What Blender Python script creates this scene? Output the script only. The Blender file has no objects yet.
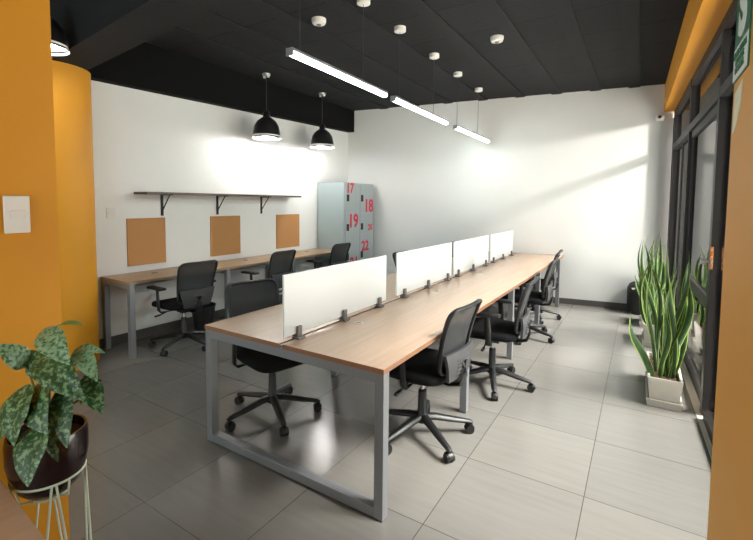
import bpy, bmesh, math, random
from math import sin, cos, pi, radians as R
from mathutils import Vector as V, Matrix as M
random.seed(7)
S = bpy.context.scene
COL = S.collection

# ------------------------------------------------------------------ materials
def new_mat(name):
    m = bpy.data.materials.new(name); m.use_nodes = True
    nt = m.node_tree
    return m, nt, nt.nodes['Principled BSDF']
def lin(c):
    f = lambda v: v/12.92 if v <= .04045 else ((v+.055)/1.055)**2.4
    return tuple(f(v/255) for v in c) + (1,)
def mat(name, rgb, rough=.5, metal=0, spec=.5, bump=0, bscale=200, var=0, vscale=3, emit=None, es=0):
    m, nt, b = new_mat(name)
    b.inputs['Base Color'].default_value = lin(rgb)
    b.inputs['Roughness'].default_value = rough
    b.inputs['Metallic'].default_value = metal
    b.inputs['Specular IOR Level'].default_value = spec
    tc = nt.nodes.new('ShaderNodeTexCoord')
    if var:
        n = nt.nodes.new('ShaderNodeTexNoise'); n.inputs['Scale'].default_value = vscale; n.inputs['Detail'].default_value = 4
        nt.links.new(tc.outputs['Object'], n.inputs['Vector'])
        mx = nt.nodes.new('ShaderNodeMix'); mx.data_type = 'RGBA'
        c = lin(rgb)
        mx.inputs['A'].default_value = tuple(v*(1-var) for v in c[:3])+(1,)
        mx.inputs['B'].default_value = tuple(min(1, v*(1+var)) for v in c[:3])+(1,)
        nt.links.new(n.outputs['Fac'], mx.inputs['Factor']); nt.links.new(mx.outputs['Result'], b.inputs['Base Color'])
    if bump:
        n2 = nt.nodes.new('ShaderNodeTexNoise'); n2.inputs['Scale'].default_value = bscale
        nt.links.new(tc.outputs['Object'], n2.inputs['Vector'])
        bp = nt.nodes.new('ShaderNodeBump'); bp.inputs['Strength'].default_value = bump; bp.inputs['Distance'].default_value = .004
        nt.links.new(n2.outputs['Fac'], bp.inputs['Height']); nt.links.new(bp.outputs['Normal'], b.inputs['Normal'])
    if emit:
        b.inputs['Emission Color'].default_value = tuple(emit)+(1,); b.inputs['Emission Strength'].default_value = es
    return m

def wood_mat(name, rgb, rgb2, rough=.35, axis=1, scale=1.0):
    m, nt, b = new_mat(name)
    tc = nt.nodes.new('ShaderNodeTexCoord'); mp = nt.nodes.new('ShaderNodeMapping')
    s = [40*scale]*3; s[axis] = 2.0*scale
    mp.inputs['Scale'].default_value = s
    n = nt.nodes.new('ShaderNodeTexNoise'); n.inputs['Scale'].default_value = 1; n.inputs['Detail'].default_value = 5
    rp = nt.nodes.new('ShaderNodeValToRGB')
    rp.color_ramp.elements[0].position = .3; rp.color_ramp.elements[1].position = .7
    rp.color_ramp.elements[0].color = lin(rgb2); rp.color_ramp.elements[1].color = lin(rgb)
    nt.links.new(tc.outputs['Object'], mp.inputs['Vector']); nt.links.new(mp.outputs['Vector'], n.inputs['Vector'])
    nt.links.new(n.outputs['Fac'], rp.inputs['Fac']); nt.links.new(rp.outputs['Color'], b.inputs['Base Color'])
    b.inputs['Roughness'].default_value = rough
    return m

def floor_mat():
    m, nt, b = new_mat('porcelain_tile')
    tc = nt.nodes.new('ShaderNodeTexCoord'); mp = nt.nodes.new('ShaderNodeMapping')
    mp.inputs['Location'].default_value = (-2.08+.62*8, -.72+.62*8, 0)
    br = nt.nodes.new('ShaderNodeTexBrick'); br.offset = 0; br.squash = 1
    br.inputs['Scale'].default_value = 1; br.inputs['Brick Width'].default_value = .62; br.inputs['Row Height'].default_value = .62
    br.inputs['Mortar Size'].default_value = .0022; br.inputs['Mortar Smooth'].default_value = .1; br.inputs['Bias'].default_value = 0
    br.inputs['Color1'].default_value = lin((106, 104, 101)); br.inputs['Color2'].default_value = lin((112, 109, 105)); br.inputs['Mortar'].default_value = lin((66, 64, 61))
    nt.links.new(tc.outputs['Object'], mp.inputs['Vector']); nt.links.new(mp.outputs['Vector'], br.inputs['Vector'])
    mp2 = nt.nodes.new('ShaderNodeMapping'); mp2.inputs['Scale'].default_value = (1.2, 14, 1); mp2.inputs['Rotation'].default_value = (0, 0, .3)
    n = nt.nodes.new('ShaderNodeTexNoise'); n.inputs['Scale'].default_value = 2.2; n.inputs['Detail'].default_value = 6
    nt.links.new(tc.outputs['Object'], mp2.inputs['Vector']); nt.links.new(mp2.outputs['Vector'], n.inputs['Vector'])
    mx = nt.nodes.new('ShaderNodeMix'); mx.data_type = 'RGBA'; mx.blend_type = 'OVERLAY'; mx.inputs['Factor'].default_value = .12
    nt.links.new(br.outputs['Color'], mx.inputs['A']); nt.links.new(n.outputs['Fac'], mx.inputs['B'])
    nt.links.new(mx.outputs['Result'], b.inputs['Base Color'])
    b.inputs['Roughness'].default_value = .2
    b.inputs['Specular IOR Level'].default_value = .55
    bp = nt.nodes.new('ShaderNodeBump'); bp.inputs['Strength'].default_value = .25; bp.inputs['Distance'].default_value = .002; bp.invert = True
    nt.links.new(br.outputs['Fac'], bp.inputs['Height']); nt.links.new(bp.outputs['Normal'], b.inputs['Normal'])
    return m

def ceiling_mat():
    m, nt, b = new_mat('dark_woodwool_board')
    tc = nt.nodes.new('ShaderNodeTexCoord'); mp = nt.nodes.new('ShaderNodeMapping'); mp.inputs['Rotation'].default_value = (0, 0, pi/2)
    br = nt.nodes.new('ShaderNodeTexBrick'); br.offset = .37
    br.inputs['Scale'].default_value = 1; br.inputs['Brick Width'].default_value = 9; br.inputs['Row Height'].default_value = .61
    mp.inputs['Rotation'].default_value = (0, 0, 0)
    br.inputs['Mortar Size'].default_value = .012
    br.inputs['Color1'].default_value = lin((34, 34, 36)); br.inputs['Color2'].default_value = lin((29, 29, 31)); br.inputs['Mortar'].default_value = lin((16, 16, 17))
    n = nt.nodes.new('ShaderNodeTexNoise'); n.inputs['Scale'].default_value = 45; n.inputs['Detail'].default_value = 6
    mp3 = nt.nodes.new('ShaderNodeMapping'); mp3.inputs['Scale'].default_value = (.35, 1.6, 1)
    nt.links.new(tc.outputs['Object'], mp.inputs['Vector']); nt.links.new(mp.outputs['Vector'], br.inputs['Vector'])
    nt.links.new(tc.outputs['Object'], mp3.inputs['Vector']); nt.links.new(mp3.outputs['Vector'], n.inputs['Vector'])
    mx = nt.nodes.new('ShaderNodeMix'); mx.data_type = 'RGBA'; mx.blend_type = 'OVERLAY'; mx.inputs['Factor'].default_value = .5
    nt.links.new(br.outputs['Color'], mx.inputs['A']); nt.links.new(n.outputs['Fac'], mx.inputs['B'])
    nt.links.new(mx.outputs['Result'], b.inputs['Base Color'])
    b.inputs['Roughness'].default_value = .85; b.inputs['Specular IOR Level'].default_value = .2
    bp = nt.nodes.new('ShaderNodeBump'); bp.inputs['Strength'].default_value = .6; bp.inputs['Distance'].default_value = .006
    nt.links.new(n.outputs['Fac'], bp.inputs['Height']); nt.links.new(bp.outputs['Normal'], b.inputs['Normal'])
    return m

def mesh_fabric(name, rgb, open_=.35):
    m, nt, b = new_mat(name)
    b.inputs['Base Color'].default_value = lin(rgb); b.inputs['Roughness'].default_value = .8
    tr = nt.nodes.new('ShaderNodeBsdfTransparent'); mx = nt.nodes.new('ShaderNodeMixShader'); mx.inputs['Fac'].default_value = 1-open_
    out = nt.nodes['Material Output']
    nt.links.new(tr.outputs[0], mx.inputs[1]); nt.links.new(b.outputs[0], mx.inputs[2]); nt.links.new(mx.outputs[0], out.inputs['Surface'])
    return m

def glass_mat(name):
    m, nt, b = new_mat(name)
    tr = nt.nodes.new('ShaderNodeBsdfTransparent'); tr.inputs[0].default_value = (.88, .93, .92, 1)
    gl = nt.nodes.new('ShaderNodeBsdfGlossy'); gl.inputs['Roughness'].default_value = .02
    fr = nt.nodes.new('ShaderNodeFresnel'); fr.inputs['IOR'].default_value = 1.18
    mx = nt.nodes.new('ShaderNodeMixShader'); out = nt.nodes['Material Output']
    nt.links.new(fr.outputs[0], mx.inputs['Fac']); nt.links.new(tr.outputs[0], mx.inputs[1]); nt.links.new(gl.outputs[0], mx.inputs[2])
    nt.links.new(mx.outputs[0], out.inputs['Surface'])
    return m

def speckle_leaf(name, dark, pale, scale=55, thr=.5):
    m, nt, b = new_mat(name)
    tc = nt.nodes.new('ShaderNodeTexCoord')
    n = nt.nodes.new('ShaderNodeTexNoise'); n.inputs['Scale'].default_value = scale; n.inputs['Detail'].default_value = 5; n.inputs['Roughness'].default_value = .65
    rp = nt.nodes.new('ShaderNodeValToRGB')
    rp.color_ramp.elements[0].position = thr-.05; rp.color_ramp.elements[1].position = thr+.07
    rp.color_ramp.elements[0].color = lin(dark); rp.color_ramp.elements[1].color = lin(pale)
    nt.links.new(tc.outputs['Object'], n.inputs['Vector']); nt.links.new(n.outputs['Fac'], rp.inputs['Fac']); nt.links.new(rp.outputs['Color'], b.inputs['Base Color'])
    b.inputs['Roughness'].default_value = .42
    return m

def emis(name, rgb, strength):
    m, nt, b = new_mat(name)
    e = nt.nodes.new('ShaderNodeEmission'); e.inputs[0].default_value = tuple(rgb)+(1,); e.inputs[1].default_value = strength
    nt.links.new(e.outputs[0], nt.nodes['Material Output'].inputs['Surface'])
    return m

MT = dict(
 wall=mat('white_wall_paint', (224, 223, 221), .75, bump=.08, bscale=120, var=.02),
 yellow=mat('amber_wall_paint', (208, 142, 18), .6, bump=.1, bscale=90, var=.05, vscale=2),
 floor=floor_mat(), ceiling=ceiling_mat(),
 batten=mat('charcoal_batten', (34, 34, 36), .85, spec=.2, bump=.5, bscale=60, var=.15, vscale=20),
 soffit=mat('black_paint', (17, 17, 18), .9, spec=.15),
 baseboard=mat('grey_skirting', (84, 80, 78), .4, var=.05),
 frame=mat('dark_bronze_aluminium', (22, 17, 17), .5, spec=.35),
 glass=glass_mat('window_glass'),
 steel=mat('grey_powder_steel', (130, 132, 136), .38, metal=.35, bump=.03),
 beech=wood_mat('beech_laminate', (202, 172, 148), (194, 163, 139), .27, 1),
 edge=mat('beech_edge_band', (140, 96, 68), .45, var=.1, vscale=30),
 oak=wood_mat('brown_laminate', (164, 138, 110), (146, 120, 94), .4, 1),
 shelfwood=wood_mat('walnut_board', (92, 74, 62), (74, 58, 48), .5, 1),
 cork=mat('cork', (182, 132, 84), .9, var=.12, vscale=160, bump=.3, bscale=250),
 panel=mat('white_frosted_acrylic', (234, 238, 240), .3, spec=.5),
 clampm=mat('clamp_grey', (122, 118, 118), .4, metal=.4),
 blackp=mat('black_nylon', (20, 20, 21), .45),
 blackf=mat('black_fabric', (17, 17, 19), .95, bump=.4, bscale=400, spec=.2),
 meshf=mesh_fabric('black_mesh_fabric', (40, 42, 44), .07),
 lumbar=mat('charcoal_plastic', (58, 58, 61), .55, var=.05),
 chrome=mat('chrome', (200, 200, 202), .15, metal=1),
 locker=mat('pale_grey_enamel', (156, 170, 172), .4, var=.03),
 lockdoor=mat('grey_locker_door', (156, 163, 165), .42, var=.03),
 red=mat('red_vinyl', (200, 36, 60), .5),
 black=mat('matt_black', (14, 14, 14), .6),
 dome=mat('dark_lamp_metal', (52, 52, 54), .3, metal=.6),
 domein=mat('lamp_white_inside', (240, 238, 232), .5),
 white=mat('white_plastic', (232, 230, 226), .4),
 offwhite=mat('ivory_plastic', (216, 212, 206), .45),
 alu=mat('aluminium_housing', (170, 172, 174), .35, metal=.7),
 concrete=mat('white_cement', (186, 179, 168), .8, var=.12, vscale=14, bump=.2, bscale=60),
 soil=mat('bark_soil', (74, 48, 34), .95, var=.5, vscale=70, bump=.8, bscale=80),
 snake=mat('snake_leaf_green', (38, 68, 28), .55, spec=.3, var=.45, vscale=22),
 margin=mat('snake_leaf_margin', (140, 156, 64), .55, spec=.3, var=.1),
 leafa=speckle_leaf('speckled_leaf', (34, 72, 36), (122, 158, 112), 85, .53),
 leafb=speckle_leaf('silvery_leaf', (52, 96, 56), (140, 176, 140), 95, .46),
 leafc=mat('fresh_green_leaf', (84, 134, 40), .45, var=.15, vscale=20),
 stem=mat('plant_stem', (72, 92, 50), .5, var=.15),
 pot=mat('dark_glazed_pot', (34, 18, 20), .18, spec=.6),
 mint=mat('mint_wire', (206, 222, 206), .35),
 green=mat('sign_green', (0, 96, 58), .4),
 signw=mat('sign_white', (226, 232, 226), .4),
 paper=mat('sticker_paper', (206, 200, 160), .5, var=.2, vscale=30),
 brass=mat('brass_lock', (214, 140, 84), .25, metal=.8),
 pave=mat('pavement', (190, 188, 184), .8, var=.08),
 facade=mat('grey_facade', (206, 206, 200), .8, var=.05),
 tube=emis('tube_glow', (.84, 1, .97), 40),
 bulb=emis('bulb_glow', (1, .97, .93), 30),
 cable=mat('cable_grey', (60, 60, 62), .5),
)

# ------------------------------------------------------------------ mesh helpers
def bm_new(): return bmesh.new()
def link(name, bm, m, parent=None, smooth=False, mats=None, autos=None):
    me = bpy.data.meshes.new(name); bmesh.ops.recalc_face_normals(bm, faces=bm.faces[:]) if bm.faces else None
    bm.to_mesh(me); bm.free()
    for k in (mats or [m]): me.materials.append(MT[k])
    if smooth:
        me.polygons.foreach_set('use_smooth', [True]*len(me.polygons))
        if autos: me.set_sharp_from_angle(angle=R(autos))
    o = bpy.data.objects.new(name, me); COL.objects.link(o)
    if parent: o.parent = parent
    return o
def box(bm, x0, y0, z0, x1, y1, z1, bev=0, mi=0):
    r = bmesh.ops.create_cube(bm, size=1)
    vs = r['verts']
    for v in vs: v.co = V(((x0+x1)/2+v.co.x*(x1-x0), (y0+y1)/2+v.co.y*(y1-y0), (z0+z1)/2+v.co.z*(z1-z0)))
    fs = list({f for v in vs for f in v.link_faces})
    for f in fs: f.material_index = mi
    if bev:
        es = list({e for v in vs for e in v.link_edges})
        bmesh.ops.bevel(bm, geom=es, offset=bev, segments=2, affect='EDGES', profile=.5)
    return bm
def boxes(*a, bev=0):
    bm = bm_new()
    for q in a: box(bm, *q, bev=bev)
    return bm
def obox(bm, c, ux, uy, uz, hx, hy, hz, bev=0):
    """box around c with axis vectors"""
    r = bmesh.ops.create_cube(bm, size=2)
    for v in r['verts']:
        p = v.co.copy(); v.co = V(c)+V(ux)*p.x*hx+V(uy)*p.y*hy+V(uz)*p.z*hz
    if bev:
        es = list({e for v in r['verts'] for e in v.link_edges})
        bmesh.ops.bevel(bm, geom=es, offset=bev, segments=2, affect='EDGES', profile=.5)
    return bm
def prism(bm, pts, z0, z1, mi=0):
    lo = [bm.verts.new((x, y, z0)) for x, y in pts]; hi = [bm.verts.new((x, y, z1)) for x, y in pts]
    n = len(pts)
    fs = [bm.faces.new(lo[::-1]), bm.faces.new(hi)]+[bm.faces.new((lo[i], lo[(i+1) % n], hi[(i+1) % n], hi[i])) for i in range(n)]
    for f in fs: f.material_index = mi
    return bm
def lathe(bm, prof, seg=24, c=(0, 0, 0), cap0=True, cap1=True):
    rings = []
    for r, z in prof:
        rings.append([bm.verts.new((c[0]+r*cos(2*pi*i/seg), c[1]+r*sin(2*pi*i/seg), c[2]+z)) for i in range(seg)])
    for a, b in zip(rings, rings[1:]):
        for i in range(seg): bm.faces.new((a[i], a[(i+1) % seg], b[(i+1) % seg], b[i]))
    if cap0: bm.faces.new(rings[0][::-1])
    if cap1: bm.faces.new(rings[-1])
    return bm
def sweep(bm, path, w, h=None, seg=8, closed=False, up=None, taper=None, square=False):
    path = [V(p) for p in path]; n = len(path); h = h or w
    rings = []
    prev = None
    for i, p in enumerate(path):
        if closed: t = path[(i+1) % n]-path[i-1]
        else: t = path[min(i+1, n-1)]-path[max(i-1, 0)]
        t.normalize()
        if prev is None:
            ref = V(up) if up else (V((0, 0, 1)) if abs(t.z) < .9 else V((1, 0, 0)))
            a = ref-t*ref.dot(t); a.normalize()
        else:
            a = (V(up) if up else prev); a = a-t*a.dot(t)
            if a.length < 1e-4: a = prev-t*prev.dot(t)
            a.normalize()
        prev = a; b = t.cross(a); k = taper[i] if taper else 1
        if square: ring = [p+(a*sy*h+b*sx*w)*k for sx, sy in ((-1, -1), (1, -1), (1, 1), (-1, 1))]
        else: ring = [p+(a*sin(2*pi*j/seg)*h+b*cos(2*pi*j/seg)*w)*k for j in range(seg)]
        rings.append([bm.verts.new(q) for q in ring])
    m = len(rings[0])
    for i in range(n if closed else n-1):
        A, B = rings[i], rings[(i+1) % n]
        for j in range(m): bm.faces.new((A[j], A[(j+1) % m], B[(j+1) % m], B[j]))
    if not closed: bm.faces.new(rings[0][::-1]); bm.faces.new(rings[-1])
    return bm
def grid(bm, fn, nu, nv, mi=None):
    vs = [[bm.verts.new(fn(i/nu, j/nv)) for j in range(nv+1)] for i in range(nu+1)]
    for i in range(nu):
        for j in range(nv):
            f = bm.faces.new((vs[i][j], vs[i+1][j], vs[i+1][j+1], vs[i][j+1]))
            if mi: f.material_index = mi(i, j)
    return vs
def cyl(bm, a, b, r, seg=12):
    return sweep(bm, [a, b], r, seg=seg)

def tag(o, label, cat, group=None, kind=None):
    o['label'] = label; o['category'] = cat
    if group: o['group'] = group
    if kind: o['kind'] = kind
    return o
def thing(name, label, cat, loc=(0, 0, 0), rz=0, group=None):
    o = bpy.data.objects.new(name, None); COL.objects.link(o); o.location = loc; o.rotation_euler = (0, 0, rz); o.empty_display_size = .1
    return tag(o, label, cat, group)
def struct(name, bm, m, parent=None, **k):
    o = link(name, bm, m, parent, **k); o['kind'] = 'structure'; return o
def copy_tree(o, parent=None):
    c = o.copy(); COL.objects.link(c); c.parent = parent
    for ch in list(o.children): copy_tree(ch, c)
    return c
def text_bm(body, size, bold=0.0, sx=1.0, depth=.001, space=1.0, line=.85):
    """lettering as a mesh in the XY plane, centred"""
    cu = bpy.data.curves.new('t', 'FONT'); cu.body = body; cu.size = size; cu.offset = bold; cu.extrude = depth; cu.align_x = 'CENTER'; cu.align_y = 'CENTER'
    cu.space_character = space; cu.space_line = line; cu.resolution_u = 6
    ob = bpy.data.objects.new('t', cu); COL.objects.link(ob)
    dg = bpy.context.evaluated_depsgraph_get(); dg.update()
    me = bpy.data.meshes.new_from_object(ob.evaluated_get(dg))
    bm = bmesh.new(); bm.from_mesh(me)
    bpy.data.objects.remove(ob); bpy.data.curves.remove(cu); bpy.data.meshes.remove(me)
    for v in bm.verts: v.co.x *= sx
    return bm
def xf(bm, origin, ux, uy, uz=None):
    ux, uy = V(ux), V(uy); uz = V(uz) if uz else ux.cross(uy)
    for v in bm.verts: v.co = V(origin)+ux*v.co.x+uy*v.co.y+uz*v.co.z
    return bm

# ------------------------------------------------------------------ dimensions
XL = -2.334                      # left wall
HC = 3.164                       # ceiling
W, L = 1.297, 5.199              # shared desk
def BW(x): return 5.1986+.15*(x-.648)          # back wall line
def WX(y): return 2.595+.03*(5.48-y)           # window wall inner face
def HX(y): return 2.48+.0175*(5.47-y)          # header inner face
YF = -3.2                        # front wall
YN = .08                        # where the near right wall stops

# ------------------------------------------------------------------ shell
struct('floor', boxes((XL-.2, YF-.2, -.1, 2.85, 6.0, 0)), 'floor')
struct('ceiling', boxes((XL-.2, YF-.2, HC, 2.95, 6.0, HC+.12)), 'ceiling')
struct('wall_left', boxes((XL-.2, YF-.2, 0, XL, 4.9, HC)), 'wall')
bm = bm_new(); prism(bm, [(XL-.2, BW(XL-.2)), (3.0, BW(3.0)), (3.0, BW(3.0)+.2), (XL-.2, BW(XL-.2)+.2)], 0, HC)
struct('wall_back', bm, 'wall')
struct('wall_front', boxes((XL-.2, YF-.2, 2.75, 2.85, YF, HC), (XL-.2, YF-.2, 0, -2.0, YF, 2.75), (2.5, YF-.2, 0, 2.85, YF, 2.75)), 'wall')
wf = struct('window_added', boxes((-2.0, YF-.12, 0, 2.5, YF-.06, .06), (-2.0, YF-.12, 2.69, 2.5, YF-.06, 2.75), bev=0), 'frame')  # unseen glazed front, added to let fill daylight into the room
for x in (-2.0, -.5, 1.0, 2.44): struct('window_frame', boxes((x, YF-.12, .06, x+.06, YF-.06, 2.69)), 'frame', wf)
struct('window_pane', boxes((-1.94, YF-.093, .06, 2.44, YF-.087, 2.69)), 'glass', wf)
struct('wall_right', boxes((2.50, YF, 0, 2.82, YN, HC)), 'yellow')
struct('wall_near_left', boxes((.34, YF+.9, 0, .66, -1.016, HC)), 'yellow')
bm = bm_new(); lathe(bm, [(.3, 0), (.3, 2.66)], 48, (-2.2, .075, 0))
struct('wall_column', bm, 'yellow', smooth=True, autos=40)
# amber header over the glazing
bm = bm_new(); prism(bm, [(HX(YN), YN), (2.82, YN), (2.82, BW(2.82)), (HX(5.47), BW(HX(5.47)))], 2.787, HC)
struct('wall_header', bm, 'yellow')
# soffit along the left wall (its lower edge rises a little towards the back)
bm = bm_new()
pts = [(XL, .33, 2.672), (XL+.12, .33, 2.672), (XL+.12, BW(XL+.12), 2.782), (XL, BW(XL), 2.782)]
lo = [bm.verts.new(p) for p in pts]; hi = [bm.verts.new((p[0], p[1], HC)) for p in pts]
bm.faces.new(lo[::-1]); bm.faces.new(hi)
for i in range(4): bm.faces.new((lo[i], lo[(i+1) % 4], hi[(i+1) % 4], hi[i]))
struct('trim_1', bm, 'soffit')
# cross beam from the column
bm = bm_new(); prism(bm, [(XL, .31), (XL, .02), (2.46, -.455), (2.46, -.185)], 2.66, HC)
struct('trim_2', bm, 'batten')
# ceiling battens
k = 3
for x in (2.12, 1.64, 1.13, .62, .06, -.5, -1.06, -1.62):
    bm = boxes((x-.07, .3, HC-.014, x+.07, BW(x), HC))
    for s in (-1, 1): pass
    struct('trim_%d' % k, bm, 'batten'); k += 1
# skirting
bm = bm_new(); prism(bm, [(XL, BW(XL)-.012), (2.6, BW(2.6)-.012), (2.6, BW(2.6)), (XL, BW(XL))], 0, .085)
struct('baseboard_back', bm, 'baseboard')
struct('baseboard_left', boxes((XL, .33, 0, XL+.012, BW(XL)-.012, .10)), 'baseboard')
# threshold strip
bm = bm_new(); prism(bm, [(WX(YN)-.03, YN), (WX(YN)+.1, YN), (WX(5.4)+.1, 5.4), (WX(5.4)-.03, 5.4)], 0, .004)
struct('trim_%d' % k, bm, 'concrete'); k += 1

# ------------------------------------------------------------------ glazing
def wseg(y0, y1, z0, z1, d0=0, d1=.08, bm=None):
    bm = bm or bm_new()
    prism(bm, [(WX(y0)+d0, y0), (WX(y0)+d1, y0), (WX(y1)+d1, y1), (WX(y1)+d0, y1)], z0, z1); return bm
def kid(name, bm, m, parent): return struct(name, bm, m, parent)
P3, P2, P1 = 2.17, 3.70, 5.34
# window frame bars (structure)
w1 = struct('window_1', wseg(P2+.05, 5.43, 2.70, 2.787), 'frame')
kid('window_frame', wseg(P1-.05, 5.483, 0, 2.70), 'frame', w1)
kid('window_frame', wseg(P2, P2+.055, 0, 2.70, 0, .06), 'frame', w1)
kid('window_frame', wseg(P2+.055, P1-.05, 2.24, 2.32, 0, .06), 'frame', w1)
kid('window_frame', wseg(P2+.055, P1-.05, 0, .07), 'frame', w1)
kid('window_frame', wseg(4.55, 4.58, .07, 2.24, .028, .05), 'frame', w1)
kid('window_pane', wseg(P2+.055, P1-.05, .07, 2.24, .038, .044), 'glass', w1)
kid('window_pane', wseg(P2+.055, P1-.05, 2.32, 2.70, .038, .044), 'glass', w1)
w2 = struct('window_2', wseg(P3-.05, P2, 2.70, 2.787), 'frame')
kid('window_frame', wseg(P3-.05, P2, 2.25, 2.32), 'frame', w2)
kid('window_frame', wseg(P3-.06, P3-.02, 2.32, 2.70), 'frame', w2)
kid('window_pane', wseg(P3-.02, P2, 2.32, 2.70, .038, .044), 'glass', w2)
w3 = struct('window_3', wseg(YN, P3-.05, 2.70, 2.787), 'frame')
kid('window_frame', wseg(YN, P3-.06, 2.25, 2.32), 'frame', w3)
kid('window_frame', wseg(YN, P3-.12, 0, .07), 'frame', w3)
kid('window_pane', wseg(YN, P3-.06, .07, 2.25, .038, .044), 'glass', w3)
kid('window_pane', wseg(YN, P3-.06, 2.32, 2.70, .038, .044), 'glass', w3)
# the glass door between the posts
d1 = struct('door_1', wseg(P3-.06, P3+.02, 0.01, 2.245), 'frame')
kid('door_frame', wseg(P2-.05, P2-.005, .01, 2.245, .03, .055), 'frame', d1)
kid('door_frame', wseg(P3+.02, P2-.05, 2.18, 2.245, .02, .06), 'frame', d1)
kid('door_frame', wseg(P3+.02, P2-.05, .735, .83, .02, .06), 'frame', d1)
kid('door_frame', wseg(P3+.02, P2-.05, .01, .13, .02, .06), 'frame', d1)
kid('door_pane', wseg(P3+.02, P2-.05, .13, .735, .038, .044), 'glass', d1)
kid('door_pane', wseg(P3+.02, P2-.05, .83, 2.18, .038, .044), 'glass', d1)
bm = bm_new(); yk = P3-.06; xk = WX(yk)
box(bm, xk-.003, yk-.006, 1.06, xk+.014, yk, 1.22, .002)
lk = kid('lock_plate', bm, 'brass', d1); lk['label'] = 'brass lock plate on the door stile'
bm = bm_new(); cyl(bm, (xk+.0055, yk-.005, 1.11), (xk+.0055, yk-.02, 1.11), .008)
for z in (1.075, 1.15, 1.20): cyl(bm, (xk+.0055, yk-.006, z), (xk+.0055, yk-.009, z), .005, 8)
kid('lock_cylinder', bm, 'alu', lk)
bm = bm_new(); cyl(bm, (xk-.02, P3-.02, 1.11), (xk+.001, P3-.02, 1.11), .013); cyl(bm, (xk-.02, P3-.02, 1.11), (xk-.05, P3-.02, 1.11), .02)
kid('door_knob', bm, 'alu', d1)

# outside
struct('floor_outside', boxes((2.85, -6, -.12, 16, 22, -.02)), 'pave')
struct('wall_outside', boxes((2.95, 11, -.02, 9, 11.3, 3.9)), 'facade')
struct('wall_outside_upper', boxes((2.95, 10.9, 3.9, 9, 11.3, 7)), 'yellow')
struct('wall_street', boxes((13, -6, -.02, 13.3, 11, 3.6)), 'facade')

# ------------------------------------------------------------------ office chair
def back_pt(u, z):
    """point on the reclined, wrapped backrest; u across -1..1 in units of .22 m, z height"""
    v = (z-.50)/.42; y = u*.225
    return V((-.225-.02*v-.085*v*v+(.03)*u*u, y, z))
def back_outline(inset=0, n=40):
    z0, z1 = .50+inset, .905-inset; pts = []
    corners = [(.78, z0, .05), (.93, z1, .07), (-.93, z1, .07), (-.78, z0, .05)]
    P = [V((c[0]*.225-math.copysign(inset, c[0]), c[1])) for c in corners]
    for i in range(4):
        p, a, b = P[i], P[i-1], P[(i+1) % 4]; r = corners[i][2]
        da, db = (a-p).normalized(), (b-p).normalized()
        for t in range(7):
            t /= 6; q = (p+da*r)*(1-t)**2+p*2*t*(1-t)+(p+db*r)*t*t
            pts.append(q)
    # subdivide long runs
    out = []
    for i, p in enumerate(pts):
        q = pts[(i+1) % len(pts)]; m = max(1, int((q-p).length/.04))
        for s in range(m): out.append(p+(q-p)*s/m)
    return out
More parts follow.
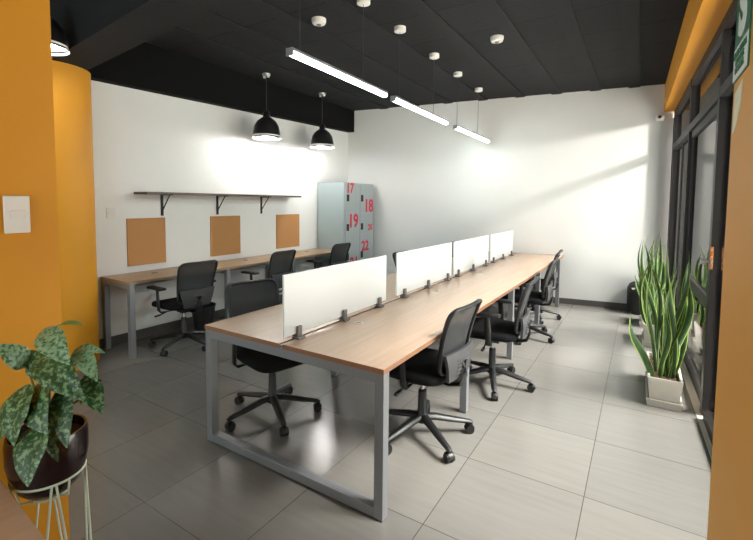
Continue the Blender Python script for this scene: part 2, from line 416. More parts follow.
def make_chair(label):
    t = thing('office_chair', label, 'chair')
    # five star base, each leg with its caster
    for i in range(5):
        a = 2*pi*i/5+.3; d = V((cos(a), sin(a), 0)); n = V((-sin(a), cos(a), 0))
        bm = bm_new()
        sweep(bm, [d*.02+V((0, 0, .125)), d*.09+V((0, 0, .12)), d*.20+V((0, 0, .098)), d*.315+V((0, 0, .078)), d*.335+V((0, 0, .07))], .026, .020, 8, up=(0, 0, 1), taper=[1.15, 1.1, .95, .72, .5])
        lg = link('base_leg', bm, 'blackp', t, True, autos=50)
        bm = bm_new(); c = d*.318+V((0, 0, .027))+n*.004
        for s in (-1, 1):
            cyl(bm, c+n*s*.007, c+n*s*.025, .027, 16)
        cyl(bm, c-n*.02, c+n*.02, .008, 8); cyl(bm, d*.318+V((0, 0, .075)), d*.318+V((0, 0, .03)), .008, 8)
        sweep(bm, [c+d*.03*cos(q)+V((0, 0, .031*sin(q)+.002)) for q in [x*pi/8 for x in range(0, 9)]], .02, .003, 6, up=(0, 0, 1))
        link('caster', bm, 'blackp', lg, True, autos=40)
    bm = bm_new(); lathe(bm, [(.035, .09), (.042, .10), (.042, .135), (.030, .15), (.027, .30), (.022, .305)], 20)
    g = link('gas_lift', bm, 'blackp', t, True, autos=40)
    bm = bm_new(); lathe(bm, [(.014, .30), (.014, .40)], 14); link('piston', bm, 'chrome', g, True, autos=40)
    bm = bm_new(); box(bm, -.13, -.075, .385, .10, .075, .425, .008); box(bm, -.06, -.05, .36, .05, .05, .39, .006)
    mc = link('seat_mechanism', bm, 'blackp', t)
    bm = bm_new(); sweep(bm, [(.02, .06, .395), (.02, .17, .392), (.02, .22, .375), (.02, .255, .37)], .006); sweep(bm, [(.02, .235, .372), (.02, .29, .366)], .013, .009)
    link('tilt_lever', bm, 'blackp', mc, True)
    # seat cushion: stacked superellipse rings with waterfall front
    bm = bm_new()
    def ring(s, z, dz=0):
        out = []
        for i in range(40):
            a = 2*pi*i/40; c_, s_ = cos(a), sin(a); e = .42
            x = math.copysign(abs(c_)**e, c_)*.235*s+.02; y = math.copysign(abs(s_)**e, s_)*.245*s
            if x < 0: y *= 1-.10*min(1, -x/.22)
            fx = max(0, (x-.10)/.155); out.append(bm.verts.new((x, y, z-.028*fx*fx+.008*(abs(y)/.245)**3)))
        return out
    rs = [ring(.86, .425), ring(.96, .43), ring(1.0, .448), ring(1.0, .468), ring(.965, .484), ring(.88, .490), ring(.6, .486), ring(.25, .484)]
    for A, B in zip(rs, rs[1:]):
        for i in range(40): bm.faces.new((A[i], A[(i+1) % 40], B[(i+1) % 40], B[i]))
    bm.faces.new(rs[0][::-1]); bm.faces.new(rs[-1])
    link('seat', bm, 'blackf', t, True)
    # backrest
    ol = back_outline(.0)
    bm = bm_new(); sweep(bm, [back_pt(p.x/.225, p.y) for p in ol], .010, .016, 8, closed=True, up=(1, 0, 0))
    fr = link('backrest_frame', bm, 'blackp', t, True)
    ol2 = back_outline(.004); zs = sorted({round(p.y, 4) for p in ol2})
    def halfw(z):
        best = 0; n = len(ol2)
        for i in range(n):
            p, q = ol2[i], ol2[(i+1) % n]
            if (p.y-z)*(q.y-z) <= 0 and abs(p.y-q.y) > 1e-6:
                best = max(best, p.x+(q.x-p.x)*(z-p.y)/(q.y-p.y))
        return best
    bm = bm_new(); z0, z1 = .5045, .9005
    def fn(i, j):
        z = z0+(z1-z0)*i; return back_pt((j*2-1)*halfw(z)/.225, z)+V((.004, 0, 0))
    grid(bm, fn, 16, 10); link('backrest_mesh', bm, 'meshf', t, True)
    # lumbar shell with ribs behind the mesh
    bm = bm_new()
    def lb(off):
        def f(i, j):
            z = .455+.175*i; u = (j*2-1)*(.62+.22*i); p = back_pt(u, max(z, .5)); p.z = z; p.x -= off+.012*sin(pi*i); return p
        return f
    a = grid(bm, lb(.022), 8, 10); b = grid(bm, lb(.040), 8, 10)
    for i in range(8):
        for j in (0, 10): bm.faces.new((a[i][j], a[i+1][j], b[i+1][j], b[i][j]))
    for j in range(10):
        for i in (0, 8): bm.faces.new((a[i][j], a[i][j+1], b[i][j+1], b[i][j]))
    for q in range(5):
        i = .2+.13*q; sweep(bm, [lb(.041)(i, .28+.044*s) for s in range(11)], .004, .004, 6)
    lu = link('lumbar_support', bm, 'lumbar', t, True, autos=50); lu['label'] = 'charcoal ribbed lumbar shell'
    bm = bm_new(); sweep(bm, [(-.05, 0, .395), (-.20, 0, .39), (-.27, 0, .41), (-.292, 0, .47), (-.285, 0, .56)], .035, .011, 8, up=(0, 0, 1), taper=[1, 1, 1, 1, .9])
    link('back_bracket', bm, 'blackp', t, True, autos=60)
    for s in (-1, 1):
        bm = bm_new()
        sweep(bm, [(-.02, s*.13, .405), (-.02, s*.25, .405), (-.02, s*.272, .43), (-.015, s*.275, .52), (-.005, s*.275, .635)], .024, .011, 8, up=(0, 1, 0), taper=[.9, .9, 1, 1, .9])
        ar = link('armrest', bm, 'blackp', t, True, autos=60)
        bm = bm_new(); box(bm, -.11, s*.275-.04, .635, .13, s*.275+.04, .66, .010)
        link('arm_pad', bm, 'blackp', ar, True, autos=50)
    return t

chairs = [
 # x, y, facing (deg), base twist handled by whole rotation, label, group
 (1.115, .80, 180-4, 'black mesh office chair pulled up to the near right end of the shared desk', 'chairs on the right side of the shared desk'),
 (1.26, 1.84, 180+5, 'second black office chair from the front on the aisle side of the shared desk', 'chairs on the right side of the shared desk'),
 (1.19, 3.30, 180+3, 'third black office chair from the front on the aisle side of the shared desk', 'chairs on the right side of the shared desk'),
 (1.10, 4.22, 180+4, 'farthest black office chair on the aisle side, next to the back wall', 'chairs on the right side of the shared desk'),
 (.10, .47, -14, 'black office chair tucked at the near left end of the shared desk', 'chairs on the left side of the shared desk'),
 (.10, 2.90, -4, 'black office chair whose back top shows in the gap after the nearest white panel', 'chairs on the left side of the shared desk'),
 (.12, 4.53, 2, 'black office chair glimpsed in the narrow gap between the second and third white panels', 'chairs on the left side of the shared desk'),
 (-1.72, 1.00, 180-3, 'black office chair at the wall desk, nearest the amber column', 'chairs at the wall desk'),
 (-1.72, 2.16, 180+2, 'middle black office chair at the long wall desk', 'chairs at the wall desk'),
 (-1.72, 3.36, 180, 'black office chair at the far end of the wall desk, in front of the lockers', 'chairs at the wall desk'),
]
proto = None
twist = (-35, -70, -15, 10, 184, 200, 190, 219, 230, 215)      # world heading of one base leg
for (x, y, a, lab, grp), tw in zip(chairs, twist):
    if proto is None: proto = o = make_chair(lab)
    else: o = copy_tree(proto)
    o.location = (x, y, 0); o.rotation_euler = (0, 0, R(a)); o['label'] = lab; o['group'] = grp
    for ch in o.children:
        if ch.name.startswith('base_leg'): ch.rotation_euler = (0, 0, R(tw-a)-.3)

# ------------------------------------------------------------------ shared desk
T = .74
desk = thing('workstation_desk', 'long beech topped shared desk on grey steel legs running to the back wall', 'desk', (W/2, 0, 0))
def dk(name, bm, m, parent=desk, **k):
    for v in bm.verts: v.co.x -= W/2
    return link(name, bm, m, parent, **k)
gap = .012
for s, x0, x1 in ((0, 0, W/2-gap), (1, W/2+gap, W)):
    bm = bm_new()
    pts = [(x0, 0), (x1, 0), (x1, BW(x1)-.004), (x0, BW(x0)-.004)]
    prism(bm, pts, T-.025, T)
    bm.faces.ensure_lookup_table()
    for f in bm.faces:
        f.normal_update()
        if abs(f.normal.z) < .5: f.material_index = 1
    tp = dk('tabletop', bm, 'beech', mats=['beech', 'edge'])
    for y in (.57, 1.78, 2.99, 4.2):
        gx = .77 if s else W-.77
        bm = bm_new(); lathe(bm, [(.022, T+.0005), (.030, T+.0005), (.029, T+.003), (.022, T+.003)], 20, (gx, y, 0), False, False)
        for v in bm.verts: v.co.x -= W/2
        gr = link('grommet', bm, 'offwhite', tp)
bm = boxes((W/2-gap-.004, .0, T-.02, W/2+gap+.004, 5.19, T-.006)); dk('cable_tray', bm, 'steel')
q = .05
def loop(y):
    bm = bm_new()
    box(bm, .012, y, 0, .012+q, y+q, T-.025, .002); box(bm, W-.012-q, y, 0, W-.012, y+q, T-.025, .002)
    return bm
bm = bm_new(); box(bm, .002, .004, 0.004, .052, .054, T-.025, .002); dk('leg', bm, 'steel')
bm = bm_new(); box(bm, W-.052, .004, .004, W-.002, .054, T-.025, .002); dk('leg', bm, 'steel')
bm = bm_new(); box(bm, .052, .004, T-.075, W-.052, .054, T-.025, .002); dk('top_bar', bm, 'steel')
bm = bm_new(); box(bm, .052, .004, .006, W-.052, .054, .056, .002); dk('foot_bar', bm, 'steel')
for y in (1.22, 2.48, 3.74):
    for x in (.06, W-.06):
        bm = bm_new(); box(bm, x-.025, y, .004, x+.025, y+.05, T-.025, .002); lg = dk('leg', bm, 'steel')
        bm = bm_new(); box(bm, x-.02, y+.005, 0, x+.02, y+.045, .006); dk('leg_foot', bm, 'black', lg)
    bm = bm_new(); box(bm, .085, y, T-.075, W-.085, y+.05, T-.025, .002); dk('top_bar', bm, 'steel')
for x in (.027, W-.027):
    bm = bm_new(); box(bm, x-.025, 5.0, .004, x+.025, 5.05, T-.025, .002); dk('leg', bm, 'steel')
for x in (.08, W-.13):
    bm = bm_new(); box(bm, x, .054, T-.065, x+.05, 5.0, T-.025, .002); dk('side_rail', bm, 'steel')

# ------------------------------------------------------------------ privacy panels with clamps
pan = [(.02, 1.105, 'nearest white privacy panel on the centre line of the shared desk'),
       (1.275, 2.415, 'second white privacy panel from the front on the shared desk'),
       (2.475, 3.64, 'third white privacy panel from the front on the shared desk'),
       (3.735, 4.85, 'farthest white privacy panel on the shared desk, by the back wall')]
def make_clamp():
    bm = bm_new()
    box(bm, -.014, -.028, 0, .040, .028, .012, .003)
    box(bm, .007, -.017, .010, .026, .017, .072, .005)
    box(bm, -.026, -.017, .010, -.007, .017, .06, .005)
    return bm
PX = .648
for y0, y1, lab in pan:
    p = thing('privacy_panel', lab, 'desk panel', (PX, y0, T+.0006), 0, 'white panels dividing the shared desk')
    bm = bm_new(); box(bm, -.006, 0, .028, .006, y1-y0, .372, .0015); link('screen', bm, 'panel', p)
    n = y1-y0
    for f in (.10, .50, .90):
        bm = make_clamp()
        for v in bm.verts: v.co.y += n*f
        link('clamp', bm, 'clampm', p)

# ------------------------------------------------------------------ wall desk
Y0, Y1, DX = .487, 3.84, -1.786
wd = thing('wall_desk', 'long brown topped wall desk along the white left wall below the cork boards', 'desk', (XL, Y0, 0))
def wk(name, bm, m, parent=wd, **k):
    for v in bm.verts: v.co -= V((XL, Y0, 0))
    return link(name, bm, m, parent, **k)
bm = boxes((XL+.015, Y0, T-.025, DX, Y1, T), bev=.002); top = wk('tabletop', bm, 'oak')
for y in (.92, 2.15, 3.35):
    bm = bm_new(); lathe(bm, [(.022, T+.0005), (.030, T+.0005), (.029, T+.003), (.022, T+.003)], 20, (-2.10, y, 0), False, False); wk('grommet', bm, 'shelfwood', top)
for y in (Y0+.005, 1.60, 2.71, Y1-.055):
    for x in (XL+.03, DX-.052):
        bm = bm_new(); box(bm, x, y, 0, x+.05, y+.05, T-.025, .002); wk('leg', bm, 'steel')
    bm = bm_new(); box(bm, XL+.08, y, T-.075, DX-.052, y+.05, T-.025, .002); wk('top_bar', bm, 'steel')
bm = bm_new(); box(bm, DX-.14, Y0+.055, T-.065, DX-.10, Y1-.055, T-.025, .002); wk('side_rail', bm, 'steel')

# wall shelf, cork boards, plates
sh = thing('wall_shelf', 'long thin dark wood shelf on three brackets high on the left wall', 'shelf', (XL, .85, 1.588))
bm = bm_new(); box(bm, .001, 0, -.012, .25, 2.36, .012, .002); link('shelf_board', bm, 'shelfwood', sh)
for y in (.31, 1.05, 1.79):
    bm = bm_new(); box(bm, .001, y-.015, -.25, .008, y+.015, -.012); box(bm, .001, y-.015, -.020, .20, y+.015, -.012)
    sweep(bm, [(.006, y, -.20), (.15, y, -.022)], .006, .003, square=True)
    link('bracket', bm, 'frame', sh)
for y0, y1, lab in ((.765, 1.19, 'cork board nearest the amber column, left of the three'), (1.79, 2.255, 'middle cork board of the three on the left wall'), (2.93, 3.425, 'cork board nearest the lockers, right of the three')):
    bm = bm_new(); box(bm, 0, y0, .808, .014, y1, 1.317, .001); o = link('cork_board', bm, 'cork'); o.location = (XL-.001, 0, 0)
    tag(o, lab, 'cork board', 'cork boards on the left wall')
def plate(name, lab, cat, c, ux, uy, w, h, mname, rocker=True):
    n = V(ux).cross(V(uy)); p = thing(name, lab, cat, c)
    bm = bm_new(); obox(bm, n*.005, ux, uy, n, w/2, h/2, .005, .003); link('cover_plate', bm, mname, p)
    if rocker:
        bm = bm_new(); obox(bm, n*.011, ux, uy, n, w*.29, h*.12, .003, .0015); link('rocker', bm, mname, p)
    return p
plate('light_switch', 'white rocker light switch on the amber wall at the left edge', 'light switch', (.66, -1.124, 1.461), (0, 1, 0), (0, 0, 1), .064, .113, 'white')
plate('wall_switch', 'small white switch plate on the white wall beside the amber column, above the wall desk', 'light switch', (XL, .61, 1.378), (0, 1, 0), (0, 0, 1), .08, .11, 'offwhite')
xo = -1.455; nb = V((1, .15, 0)).normalized()
plate('power_outlet', 'pale outlet plate low on the back wall right of the lockers', 'power outlet', (xo, BW(xo), .325), tuple(nb), (0, 0, 1), .13, .085, 'white')

# ------------------------------------------------------------------ lockers
LX1, LY0, LY1, LH = -1.75, 3.866, 4.72, 1.83
lk = thing('locker_cabinet', 'tall pale grey steel locker cabinet with red door numbers in the back left corner', 'lockers', (XL+.02, LY0, 0))
def lkp(name, bm, m, parent=lk, **k):
    for v in bm.verts: v.co -= V((XL+.02, LY0, 0))
    return link(name, bm, m, parent, **k)
lkp('cabinet_body', boxes((XL+.02, LY0, .0, LX1-.02, LY1, LH), bev=.003), 'locker')
nums = {(0, 0): ('17', .17, -.12, .16), (0, 1): ('18', .23, .045, -.13), (1, 0): ('19', .23, -.01, .10), (1, 1): ('20', .11, .10, -.02), (2, 0): ('21', .20, .02, -.12), (2, 1): ('22', .18, -.07, .14)}
rowh = (LH-.06)/3.75
for r in range(4):
    z1 = LH-.02-r*.477; z0 = max(.03, z1-.470)
    for c in range(2):
        y0 = LY0+.02+c*.41; y1 = y0+.404
        if c: y1 = min(y1, LY1-.012)
        dr = lkp('locker_door', boxes((LX1-.02, y0, z0, LX1, y1, z1), bev=.002), 'lockdoor')
        hy = y0+.055; hz = (z0+z1)/2+.005
        lkp('handle', boxes((LX1, hy-.032, hz-.055, LX1+.006, hy+.032, hz+.055), bev=.002), 'black', dr)
        if (r, c) in nums:
            s, sz, oy, oz = nums[(r, c)]
            bm = text_bm(s, sz*1.3, sz*.04, .95)
            xf(bm, (LX1+.0015, (y0+y1)/2+oy*.9+.02, (z0+z1)/2+oz), (0, 1, 0), (0, 0, 1))
            lkp('door_number', bm, 'red', dr)

# waste bins
bm = bm_new(); lathe(bm, [(.10, 0), (.13, .30), (.138, .305), (.138, .315), (.125, .315), (.097, .012)], 28, cap1=True)
o = link('waste_bin', bm, 'blackp', smooth=True, autos=40); o.location = (-1.98, 1.42, 0)
tag(o, 'round black waste bin under the wall desk behind the first chair', 'waste bin')
bn = thing('push_bin', 'black rounded bin with pale mark against the back wall behind the snake plants', 'waste bin', (2.29, 5.27, 0))
bm = bm_new(); lathe(bm, [(.12, 0), (.14, .02), (.145, .30), (.142, .36), (.12, .41), (.08, .435), (.02, .445)], 28); link('bin_body', bm, 'black', bn, True, autos=50)
bm = bm_new(); obox(bm, (-.06, -.133, .36), (.9, .4, 0), (0, 0, 1), (-.4, .9, 0), .03, .012, .004); link('pale_mark', bm, 'clampm', bn)

# ------------------------------------------------------------------ hanging lights
def lamp(x, y, ztop, zr, lab, k=1):
    p = thing('pendant_lamp', lab, 'pendant lamp', (x, y, zr), 0, 'dark dome pendant lamps')
    bm = bm_new(); lathe(bm, [(.185, 0), (.185, .012), (.176, .022), (.172, .08), (.155, .16), (.12, .22), (.07, .262), (.046, .275), (.044, .325), (.03, .35), (.008, .36)], 36, cap0=False)
    sh_ = link('lamp_shade', bm, 'dome', p, True, autos=50)
    bm = bm_new(); lathe(bm, [(.181, .002), (.168, .078), (.150, .156), (.115, .215), (.05, .255)], 36, cap0=False); link('shade_lining', bm, 'domein', sh_, True)
    bm = bm_new(); lathe(bm, [(.02, .03), (.075, .032), (.095, .055), (.09, .085), (.04, .14), (.03, .18)], 24); link('light_bulb', bm, 'bulb', p, True)
    for o in list(p.children): o.data.transform(M.Scale(k, 4))
    sh_.children[0].data.transform(M.Scale(k, 4))
    bm = bm_new(); cyl(bm, (0, 0, .36*k), (0, 0, ztop-zr-.03), .005, 8); link('cord', bm, 'cable', p)
    bm = bm_new(); lathe(bm, [(.02, -.03), (.05, -.025), (.055, -.001)], 20, (0, 0, ztop-zr)); c = link('ceiling_canopy', bm, 'alu', p, True, autos=40)
    for s in (-1, 1):
        bm = bm_new(); lathe(bm, [(.018, -.05), (.018, -.025)], 12, (s*.035, 0, ztop-zr)); link('canopy_clip', bm, 'white', c)
    return p
lamp(-1.93, 2.37, HC, 2.335, 'dark dome pendant lamp above the middle cork board')
lamp(-1.92, 3.50, HC, 2.345, 'dark dome pendant lamp nearest the lockers')
lamp(-1.475, -.24, HC, 2.605, 'dark dome pendant lamp cut off by the amber wall at top left', .87)

def tube(x0, y0, x1, y1, z, cans, lab):
    L_ = math.hypot(x1-x0, y1-y0); a = math.atan2(y1-y0, x1-x0)
    p = thing('linear_light', lab, 'linear light', (x0, y0, z), a, 'linear lights over the shared desk')
    bm = bm_new(); prism(bm, [(-.0, 0)]*0 or [(0, -.027), (L_, -.027), (L_, .027), (0, .027)], .026, .045); link('housing', bm, 'alu', p)
    bm = bm_new(); sweep(bm, [(.012, 0, .014), (L_-.012, 0, .014)], .027, .016, 12, up=(0, 0, 1)); link('diffuser', bm, 'tube', p, True, autos=60)
    for e in (0, L_): 
        bm = bm_new(); box(bm, e-.006, -.029, -.004, e+.006, .029, .046, .002); link('end_cap', bm, 'alu', p)
    for d in cans:
        bm = bm_new(); cyl(bm, (d, 0, .045), (d, 0, HC-z-.03), .0022, 6); cb = link('suspension_cable', bm, 'cable', p)
        bm = bm_new(); lathe(bm, [(.045, -.045), (.055, -.04), (.055, -.001)], 24, (d, 0, HC-z)); link('ceiling_canopy', bm, 'white', cb, True, autos=40)
tube(.30, .445, .275, 1.69, 2.455, (.10, .88), 'nearest and largest glowing linear light over the shared desk')
tube(.27, 1.85, .235, 3.20, 2.455, (.12, .95), 'middle glowing linear light of the row over the shared desk')
tube(.33, -2.6, .325, -1.3, 2.455, (.10, 1.05), 'added unseen linear light behind the viewer, outside the frame')  # unseen extra fixture, added to brighten the near end of the room
tube(.225, 3.52, .205, 4.93, 2.455, (.05, .90), 'farthest glowing linear light, in front of the back wall')
for x, y, lab in ((-.278, 1.437, 'round white ceiling detector left of the nearest linear light'), (.983, 2.668, 'round white smoke detector alone on the ceiling right of the lights')):
    d = thing('smoke_detector', lab, 'smoke detector', (x, y, HC))
    bm = bm_new(); lathe(bm, [(.03, -.05), (.055, -.045), (.065, -.022), (.065, -.001)], 28); link('detector_body', bm, 'offwhite', d, True, autos=40)
    bm = bm_new(); lathe(bm, [(.018, -.058), (.022, -.049)], 16); link('sensor', bm, 'clampm', d)
xc = 2.44; cam = thing('security_camera', 'small white dome camera at the top right of the back wall below the amber header', 'security camera', (xc, BW(xc), 2.71))
bm = bm_new(); obox(bm, (0, -.015, 0), (1, .15, 0), (0, 0, 1), (-.15, 1, 0), .045, .045, .012, .004); link('camera_mount', bm, 'white', cam)
bm = bm_new(); bmesh.ops.create_uvsphere(bm, u_segments=24, v_segments=14, radius=.055)
for v in bm.verts: v.co += V((0, -.06, 0))
link('camera_ball', bm, 'white', cam, True)
bm = bm_new(); cyl(bm, (-.004, -.10, -.004), (-.006, -.119, -.006), .022, 16); link('lens', bm, 'black', cam)

# ------------------------------------------------------------------ signs on the near right wall
sg = thing('safety_sign', 'green safety sign with large white letter on the right amber wall', 'sign', (2.50, -.03, 2.03))
bm = bm_new(); box(bm, -.004, -.108, -.15, -.0005, .105, .16, .001); link('sign_board', bm, 'green', sg)
bm = bm_new(); box(bm, -.0052, -.104, -.146, -.004, .101, -.052); link('sign_text_band', bm, 'signw', sg)
bm = text_bm('S', .225, .012, 1.0); xf(bm, (-.0055, -.005, .045), (0, -1, 0), (0, 0, 1)); link('sign_letter', bm, 'signw', sg)
bm = text_bm('ZONA SEGURA\nEN CASOS\nDE SISMOS', .028, .0005, .95); xf(bm, (-.0062, 0, -.099), (0, -1, 0), (0, 0, 1)); link('sign_text', bm, 'green', sg)
bm = bm_new(); bm.faces.new([bm.verts.new(p) for p in ((2.4998, .05, 1.845), (2.4998, -.07, 1.865), (2.4998, -.055, 1.80), (2.4998, .01, 1.735), (2.4998, .05, 1.725))])
r = bmesh.ops.extrude_face_region(bm, geom=bm.faces[:])
for v in r['geom']:
    if isinstance(v, bmesh.types.BMVert): v.co.x -= .0012
o = link('wall_sticker', bm, 'paper'); tag(o, 'small yellowish paper sticker below the green sign on the right amber wall', 'sticker')

# ------------------------------------------------------------------ snake plants
def leaf_strip(bm, base, tip, width, bend, twist, n=12):
    base, tip = V(base), V(tip); ax = tip-base; ln = ax.length; ax.normalize()
    side = V((cos(twist), sin(twist), 0)); side = (side-ax*side.dot(ax)).normalized(); nrm = ax.cross(side)
    rows = []
    for i in range(n+1):
        t = i/n
        c = base+ax*ln*t+nrm*bend*sin(pi*t)*ln+side*.35*bend*sin(2*pi*t)*ln
        w = width*(.5+1.0*t-.5*t*t)*(1-max(0, (t-.5)/.5)**2.0)+.0012
        tw = 1.1*t*(1 if bend > 0 else -1)
        sd = side*cos(tw)+nrm*sin(tw); nn = nrm*cos(tw)-side*sin(tw)
        rows.append([bm.verts.new(c+sd*w*k+nn*w*.4*(abs(k)**1.5)) for k in (-1, -.82, 0, .82, 1)])
    for i in range(n):
        for j in range(4):
            f = bm.faces.new((rows[i][j], rows[i+1][j], rows[i+1][j+1], rows[i][j+1])); f.material_index = 1 if j in (0, 3) else 0
def planter(x0, y0, x1, y1, h, leaves, lab, seed):
    p = thing('snake_plant_planter', lab, 'potted plant', ((x0+x1)/2, (y0+y1)/2, 0), 0, 'snake plants along the windows')
    cx, cy = (x0+x1)/2, (y0+y1)/2; hx, hy = (x1-x0)/2, (y1-y0)/2
    bm = bm_new()
    def rect(s, z): return [bm.verts.new((a*s[0], b*s[1], z)) for a, b in ((-1, -1), (1, -1), (1, 1), (-1, 1))]
    seq = [rect((hx-.02, hy-.02), .035), rect((hx, hy), h), rect((hx-.016, hy-.016), h), rect((hx-.022, hy-.022), h-.035)]
    bm.faces.new(seq[0][::-1]); bm.faces.new(seq[-1])
    for a, b in zip(seq, seq[1:]):
        for i in range(4): bm.faces.new((a[i], a[(i+1) % 4], b[(i+1) % 4], b[i]))
    link('planter_box', bm, 'concrete', p)
    bm = bm_new()
    seq = [rect((hx-.005, hy-.005), 0), rect((hx+.004, hy+.004), .055), rect((hx-.008, hy-.008), .055), rect((hx-.014, hy-.014), .034)]
    bm.faces.new(seq[0][::-1]); bm.faces.new(seq[-1])
    for a, b in zip(seq, seq[1:]):
        for i in range(4): bm.faces.new((a[i], a[(i+1) % 4], b[(i+1) % 4], b[i]))
    link('saucer', bm, 'concrete', p)
    rng = random.Random(seed); bm = bm_new()
    grid(bm, lambda i, j: V(((i*2-1)*(hx-.019), (j*2-1)*(hy-.019), h-.028+rng.uniform(-.006, .010))), 12, 20); link('bark_mulch', bm, 'soil', p)
    bm = bm_new()
    for (bx, by, tx, ty, tz, w) in leaves:
        leaf_strip(bm, (bx, by, h-.04), (tx, ty, tz), w, rng.choice((-1, 1))*rng.uniform(.04, .13), rng.uniform(-.6, 1.0))
    link('leaves', bm, None, p, True, mats=['snake', 'margin'])
    return p
def rnd_leaves(n, hx, hy, zlo, zhi, seed, lean=(.0, .0)):
    g = random.Random(seed); out = []
    for i in range(n):
        bx, by = g.uniform(-hx, hx), g.uniform(-hy, hy)
        out.append((bx, by, bx*1.5+g.uniform(-.14, .12)+lean[0], by*1.15+g.uniform(-.14, .14)+lean[1], g.uniform(zlo, zhi), g.uniform(.017, .026)))
    return out
A1 = [(-.07, -.24, -.235, -.30, .70, .046), (-.05, -.10, -.12, -.02, .98, .026), (.0, -.16, -.03, -.12, 1.06, .026), (.03, -.2, .07, -.12, .98, .028), (.06, -.1, .13, .0, 1.08, .026), (-.03, .05, -.07, .1, 1.15, .026)]
planter(2.362, 2.09, 2.582, 2.74, .22, A1+rnd_leaves(15, .07, .24, .60, 1.22, 3), 'nearest white planter box of tall snake plants by the glass door', 1)
planter(2.335, 3.66, 2.535, 4.12, .24, rnd_leaves(13, .06, .17, .70, 1.22, 5)+[(-.05, -.1, -.12, -.12, 1.10, .024), (.02, 0, -.08, .05, 1.2, .024)], 'middle white planter box of snake plants, behind the nearest one', 2)
planter(2.31, 4.50, 2.50, 4.92, .24, rnd_leaves(9, .06, .15, .60, .98, 8)+[(-.05, -.1, -.16, -.15, .66, .02)], 'farthest white planter box of snake plants, near the back wall', 3)

# ------------------------------------------------------------------ wire stand, pot with big leaved plant
PC = V((.822, -1.125, 0))
st = thing('plant_stand', 'pale mint wire plant stand with hairpin legs at lower left', 'plant stand', (PC.x, PC.y, 0))
ZR = .708
def ringpath(r, z, n=40): return [(r*cos(2*pi*i/n), r*sin(2*pi*i/n), z) for i in range(n)]
bm = bm_new(); sweep(bm, ringpath(.088, ZR), .0042, closed=True); link('top_ring', bm, 'mint', st, True)
bm = bm_new(); sweep(bm, ringpath(.045, ZR-.062), .003, closed=True)
for i in range(4):
    a = i*pi/2+.2; sweep(bm, [(.088*cos(a), .088*sin(a), ZR), (.080*cos(a), .080*sin(a), ZR-.05), (.045*cos(a), .045*sin(a), ZR-.062)], .003)
link('pot_support', bm, 'mint', st, True)
for i in range(4):
    a = i*pi/2+.55; bm = bm_new(); d = .73
    p0 = V((.088*cos(a-d), .088*sin(a-d), ZR)); p1 = V((.088*cos(a+d), .088*sin(a+d), ZR)); f = V((.125*cos(a), .125*sin(a), .004)); tn = V((-sin(a), cos(a), 0))
    sweep(bm, [p0, p0*.06+(f-tn*.014)*.94, f-tn*.008, f+tn*.008, p1*.06+(f+tn*.014)*.94, p1], .0032); link('leg', bm, 'mint', st, True)
pt = thing('potted_plant', 'large speckled leaf plant in a dark glazed pot on the wire stand', 'potted plant', (PC.x, PC.y, .653))
PZ = .653
bm = bm_new(); lathe(bm, [(.03, .0), (.055, .004), (.075, .025), (.090, .06), (.099, .11), (.099, .165), (.096, .182), (.090, .182), (.089, .155), (.085, .15)], 40); link('pot', bm, 'pot', pt, True, autos=50)
bm = bm_new(); lathe(bm, [(.088, .155), (.06, .160), (.01, .158)], 24, cap0=False); link('soil', bm, 'soil', pt)
def big_leaf(bm, base, tip, width, droop, roll, mi, n=12):
    base, tip = V(base), V(tip); ch = tip-base; ln = ch.length; t0 = ch.normalized()
    # leaf faces the side given by roll (direction of its upper surface)
    up = V(roll).normalized(); up = (up-t0*up.dot(t0)).normalized(); side = t0.cross(up)
    rows = []
    for i in range(n+1):
        t = i/n; c = base+ch*t+up*droop*ln*sin(pi*t)
        w = width*(sin(pi*min(1, t**.72*.985+.012)))**.85+.0004
        rows.append([bm.verts.new(c+side*w*k+up*(.22*w*abs(k)-.16*w*k*k*(1 if abs(k) > .9 else .6))+up*.05*w*sin(t*14+k*3)*abs(k)) for k in (-1, -.66, -.33, 0, .33, .66, 1)])
    for i in range(n):
        for j in range(6):
            f = bm.faces.new((rows[i][j], rows[i+1][j], rows[i+1][j+1], rows[i][j+1])); f.material_index = mi
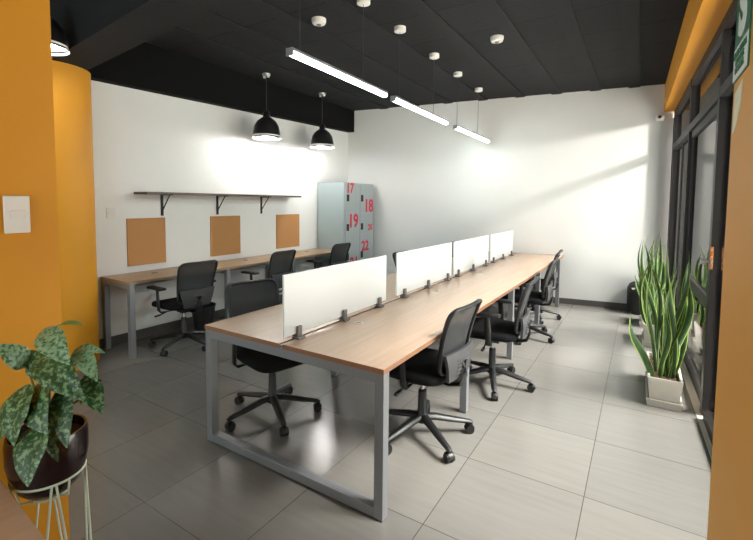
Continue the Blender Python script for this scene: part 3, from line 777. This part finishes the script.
LEAVES = [
 ((0.732, -1.137, 1.01), (0.715, -1.201, 1.089), 0.034, 0.12, (0.3, -0.5, 0.9), 1),
 ((0.806, -1.118, 1.13), (0.965, -1.119, 1.057), 0.036, 0.12, (0.4, -0.6, 0.7), 1),
 ((0.78, -1.088, 1.115), (0.927, -1.065, 1.148), 0.016, 0.1, (0.2, -0.2, 1), 2),
 ((0.861, -1.065, 1.062), (1.003, -1.047, 1.076), 0.016, 0.1, (0.3, -0.5, 0.8), 1),
 ((0.799, -1.127, 1.063), (1.023, -1.113, 0.971), 0.046, 0.1, (0.5, -0.6, 0.6), 0),
 ((0.888, -1.071, 1.07), (1.008, -1.072, 1.003), 0.026, 0.12, (0.7, -0.3, 0.6), 1),
 ((0.933, -1.072, 1.002), (1.045, -1.079, 0.924), 0.03, 0.08, (0.8, -0.4, 0.5), 0),
 ((0.858, -1.178, 1.0), (0.918, -1.233, 0.869), 0.046, 0.12, (0.3, -0.9, 0.4), 0),
 ((0.841, -1.154, 0.984), (0.989, -1.186, 0.901), 0.044, 0.12, (0.5, -0.8, 0.4), 0),
 ((0.918, -1.171, 0.911), (1.001, -1.234, 0.791), 0.046, 0.1, (0.4, -0.8, 0.4), 0),
 ((0.903, -1.116, 0.982), (1.012, -1.152, 0.854), 0.028, 0.08, (0.7, -0.6, 0.3), 0),
 ((0.878, -1.137, 0.9), (0.971, -1.157, 0.804), 0.024, 0.08, (0.5, -0.7, 0.3), 0),
 ((0.752, -1.192, 0.897), (0.78, -1.228, 0.817), 0.03, 0.1, (0.2, -0.9, 0.4), 0),
 ((0.785, -1.094, 0.989), (0.803, -1.079, 1.049), 0.03, 0.1, (0.2, -0.9, 0.4), 0),
 ((0.899, -1.075, 0.924), (0.962, -1.081, 0.966), 0.02, 0.05, (0.6, -0.6, 0.4), 2),
 ((0.779, -1.11, 0.984), (0.702, -1.118, 1.047), 0.035, 0.1, (0.3, -0.8, 0.4), 0),
]
bm = bm_new(); bs = bm_new()
for base, tip, w, dr, up, mi in LEAVES:
    o_ = V((PC.x, PC.y, PZ)); b, t = V(base)-o_, V(tip)-o_
    big_leaf(bm, b, t, w, dr, up, mi)
    root = V((b.x*.12, b.y*.12, .15)); mid = root*.5+b*.5+V((0, 0, .03))
    sweep(bs, [root, root*.7+mid*.3, mid, b*.8+mid*.2, b+(t-b)*.05], .0032, .0032, 6)
link('leaves', bm, None, pt, True, mats=['leafa', 'leafb', 'leafc'])
link('stems', bs, 'stem', pt, True)

# side table at the lower left corner
tb = thing('side_table', 'pale wooden table whose corner shows at the bottom left', 'table', (1.10, -1.592, 0), R(-4))
bm = bm_new(); box(bm, -.40, -.34, .70, .40, .345, .725, .002); link('tabletop', bm, 'beech', tb)
for sx in (-1, 1):
    for sy in (-1, 1):
        bm = bm_new(); box(bm, sx*.36-.02, sy*.30-.02, 0, sx*.36+.02, sy*.30+.02, .70, .002); link('leg', bm, 'steel', tb)

# ------------------------------------------------------------------ light
w = bpy.data.worlds.new('World'); S.world = w; w.use_nodes = True
w.node_tree.nodes['Background'].inputs[0].default_value = (.97, .98, 1, 1); w.node_tree.nodes['Background'].inputs[1].default_value = 3.2
def light(name, typ, loc, energy, color, size=.1, rot=None, **k):
    d = bpy.data.lights.new(name, typ); d.energy = energy; d.color = color
    if typ in ('POINT', 'SPOT'): d.shadow_soft_size = size
    if typ == 'AREA': d.size = size
    for a, v in k.items(): setattr(d, a, v)
    o = bpy.data.objects.new(name, d); COL.objects.link(o); o.location = loc
    if rot: o.rotation_euler = rot
    return o
# unseen outdoor light, added to send the fan of streaks across the back wall
light('added_streak_light', 'POINT', (4.4, 4.3, 3.0), 380, (1, .86, .82), .08)
sun = light('sun', 'SUN', (8, 3, 8), 48.0, (1, .88, .83), angle=.55)
sun.rotation_euler = V((-.50, -.10, -.88)).to_track_quat('-Z', 'Y').to_euler()
for x, y, z in ((-1.93, 2.37, 2.335), (-1.92, 3.50, 2.345)):
    light('pendant_light', 'POINT', (x, y, z+.02), 28, (1, .98, .95), .05)
light('pendant_light', 'POINT', (-1.475, -.24, 2.625), 2, (1, .98, .95), .05)

# ------------------------------------------------------------------ camera
cd = bpy.data.cameras.new('Camera'); cam_o = bpy.data.objects.new('Camera', cd); COL.objects.link(cam_o)
yaw, pitch, roll = .5566, .062, .009
fwd = V((-sin(yaw)*cos(pitch), cos(yaw)*cos(pitch), -sin(pitch))); r0 = V((cos(yaw), sin(yaw), 0)); u0 = r0.cross(fwd)
rt = r0*cos(roll)+u0*sin(roll); upv = rt.cross(fwd)
m3 = M((rt, upv, -fwd)).transposed()
cam_o.matrix_world = M.Translation((2.272, -1.6417, 1.5062)) @ m3.to_4x4()
cd.sensor_width = 36; cd.lens = 424.906/753*36; cd.shift_y = -40.83/753; cd.clip_start = .02
S.camera = cam_o
vs = S.view_settings; vs.view_transform = 'Standard'; vs.look = 'None'; vs.gamma = 1; vs.use_curve_mapping = False
vs.exposure = 0.17
S.cycles.max_bounces = 8; S.cycles.use_denoising = True
S.cycles.caustics_reflective = False; S.cycles.caustics_refractive = False
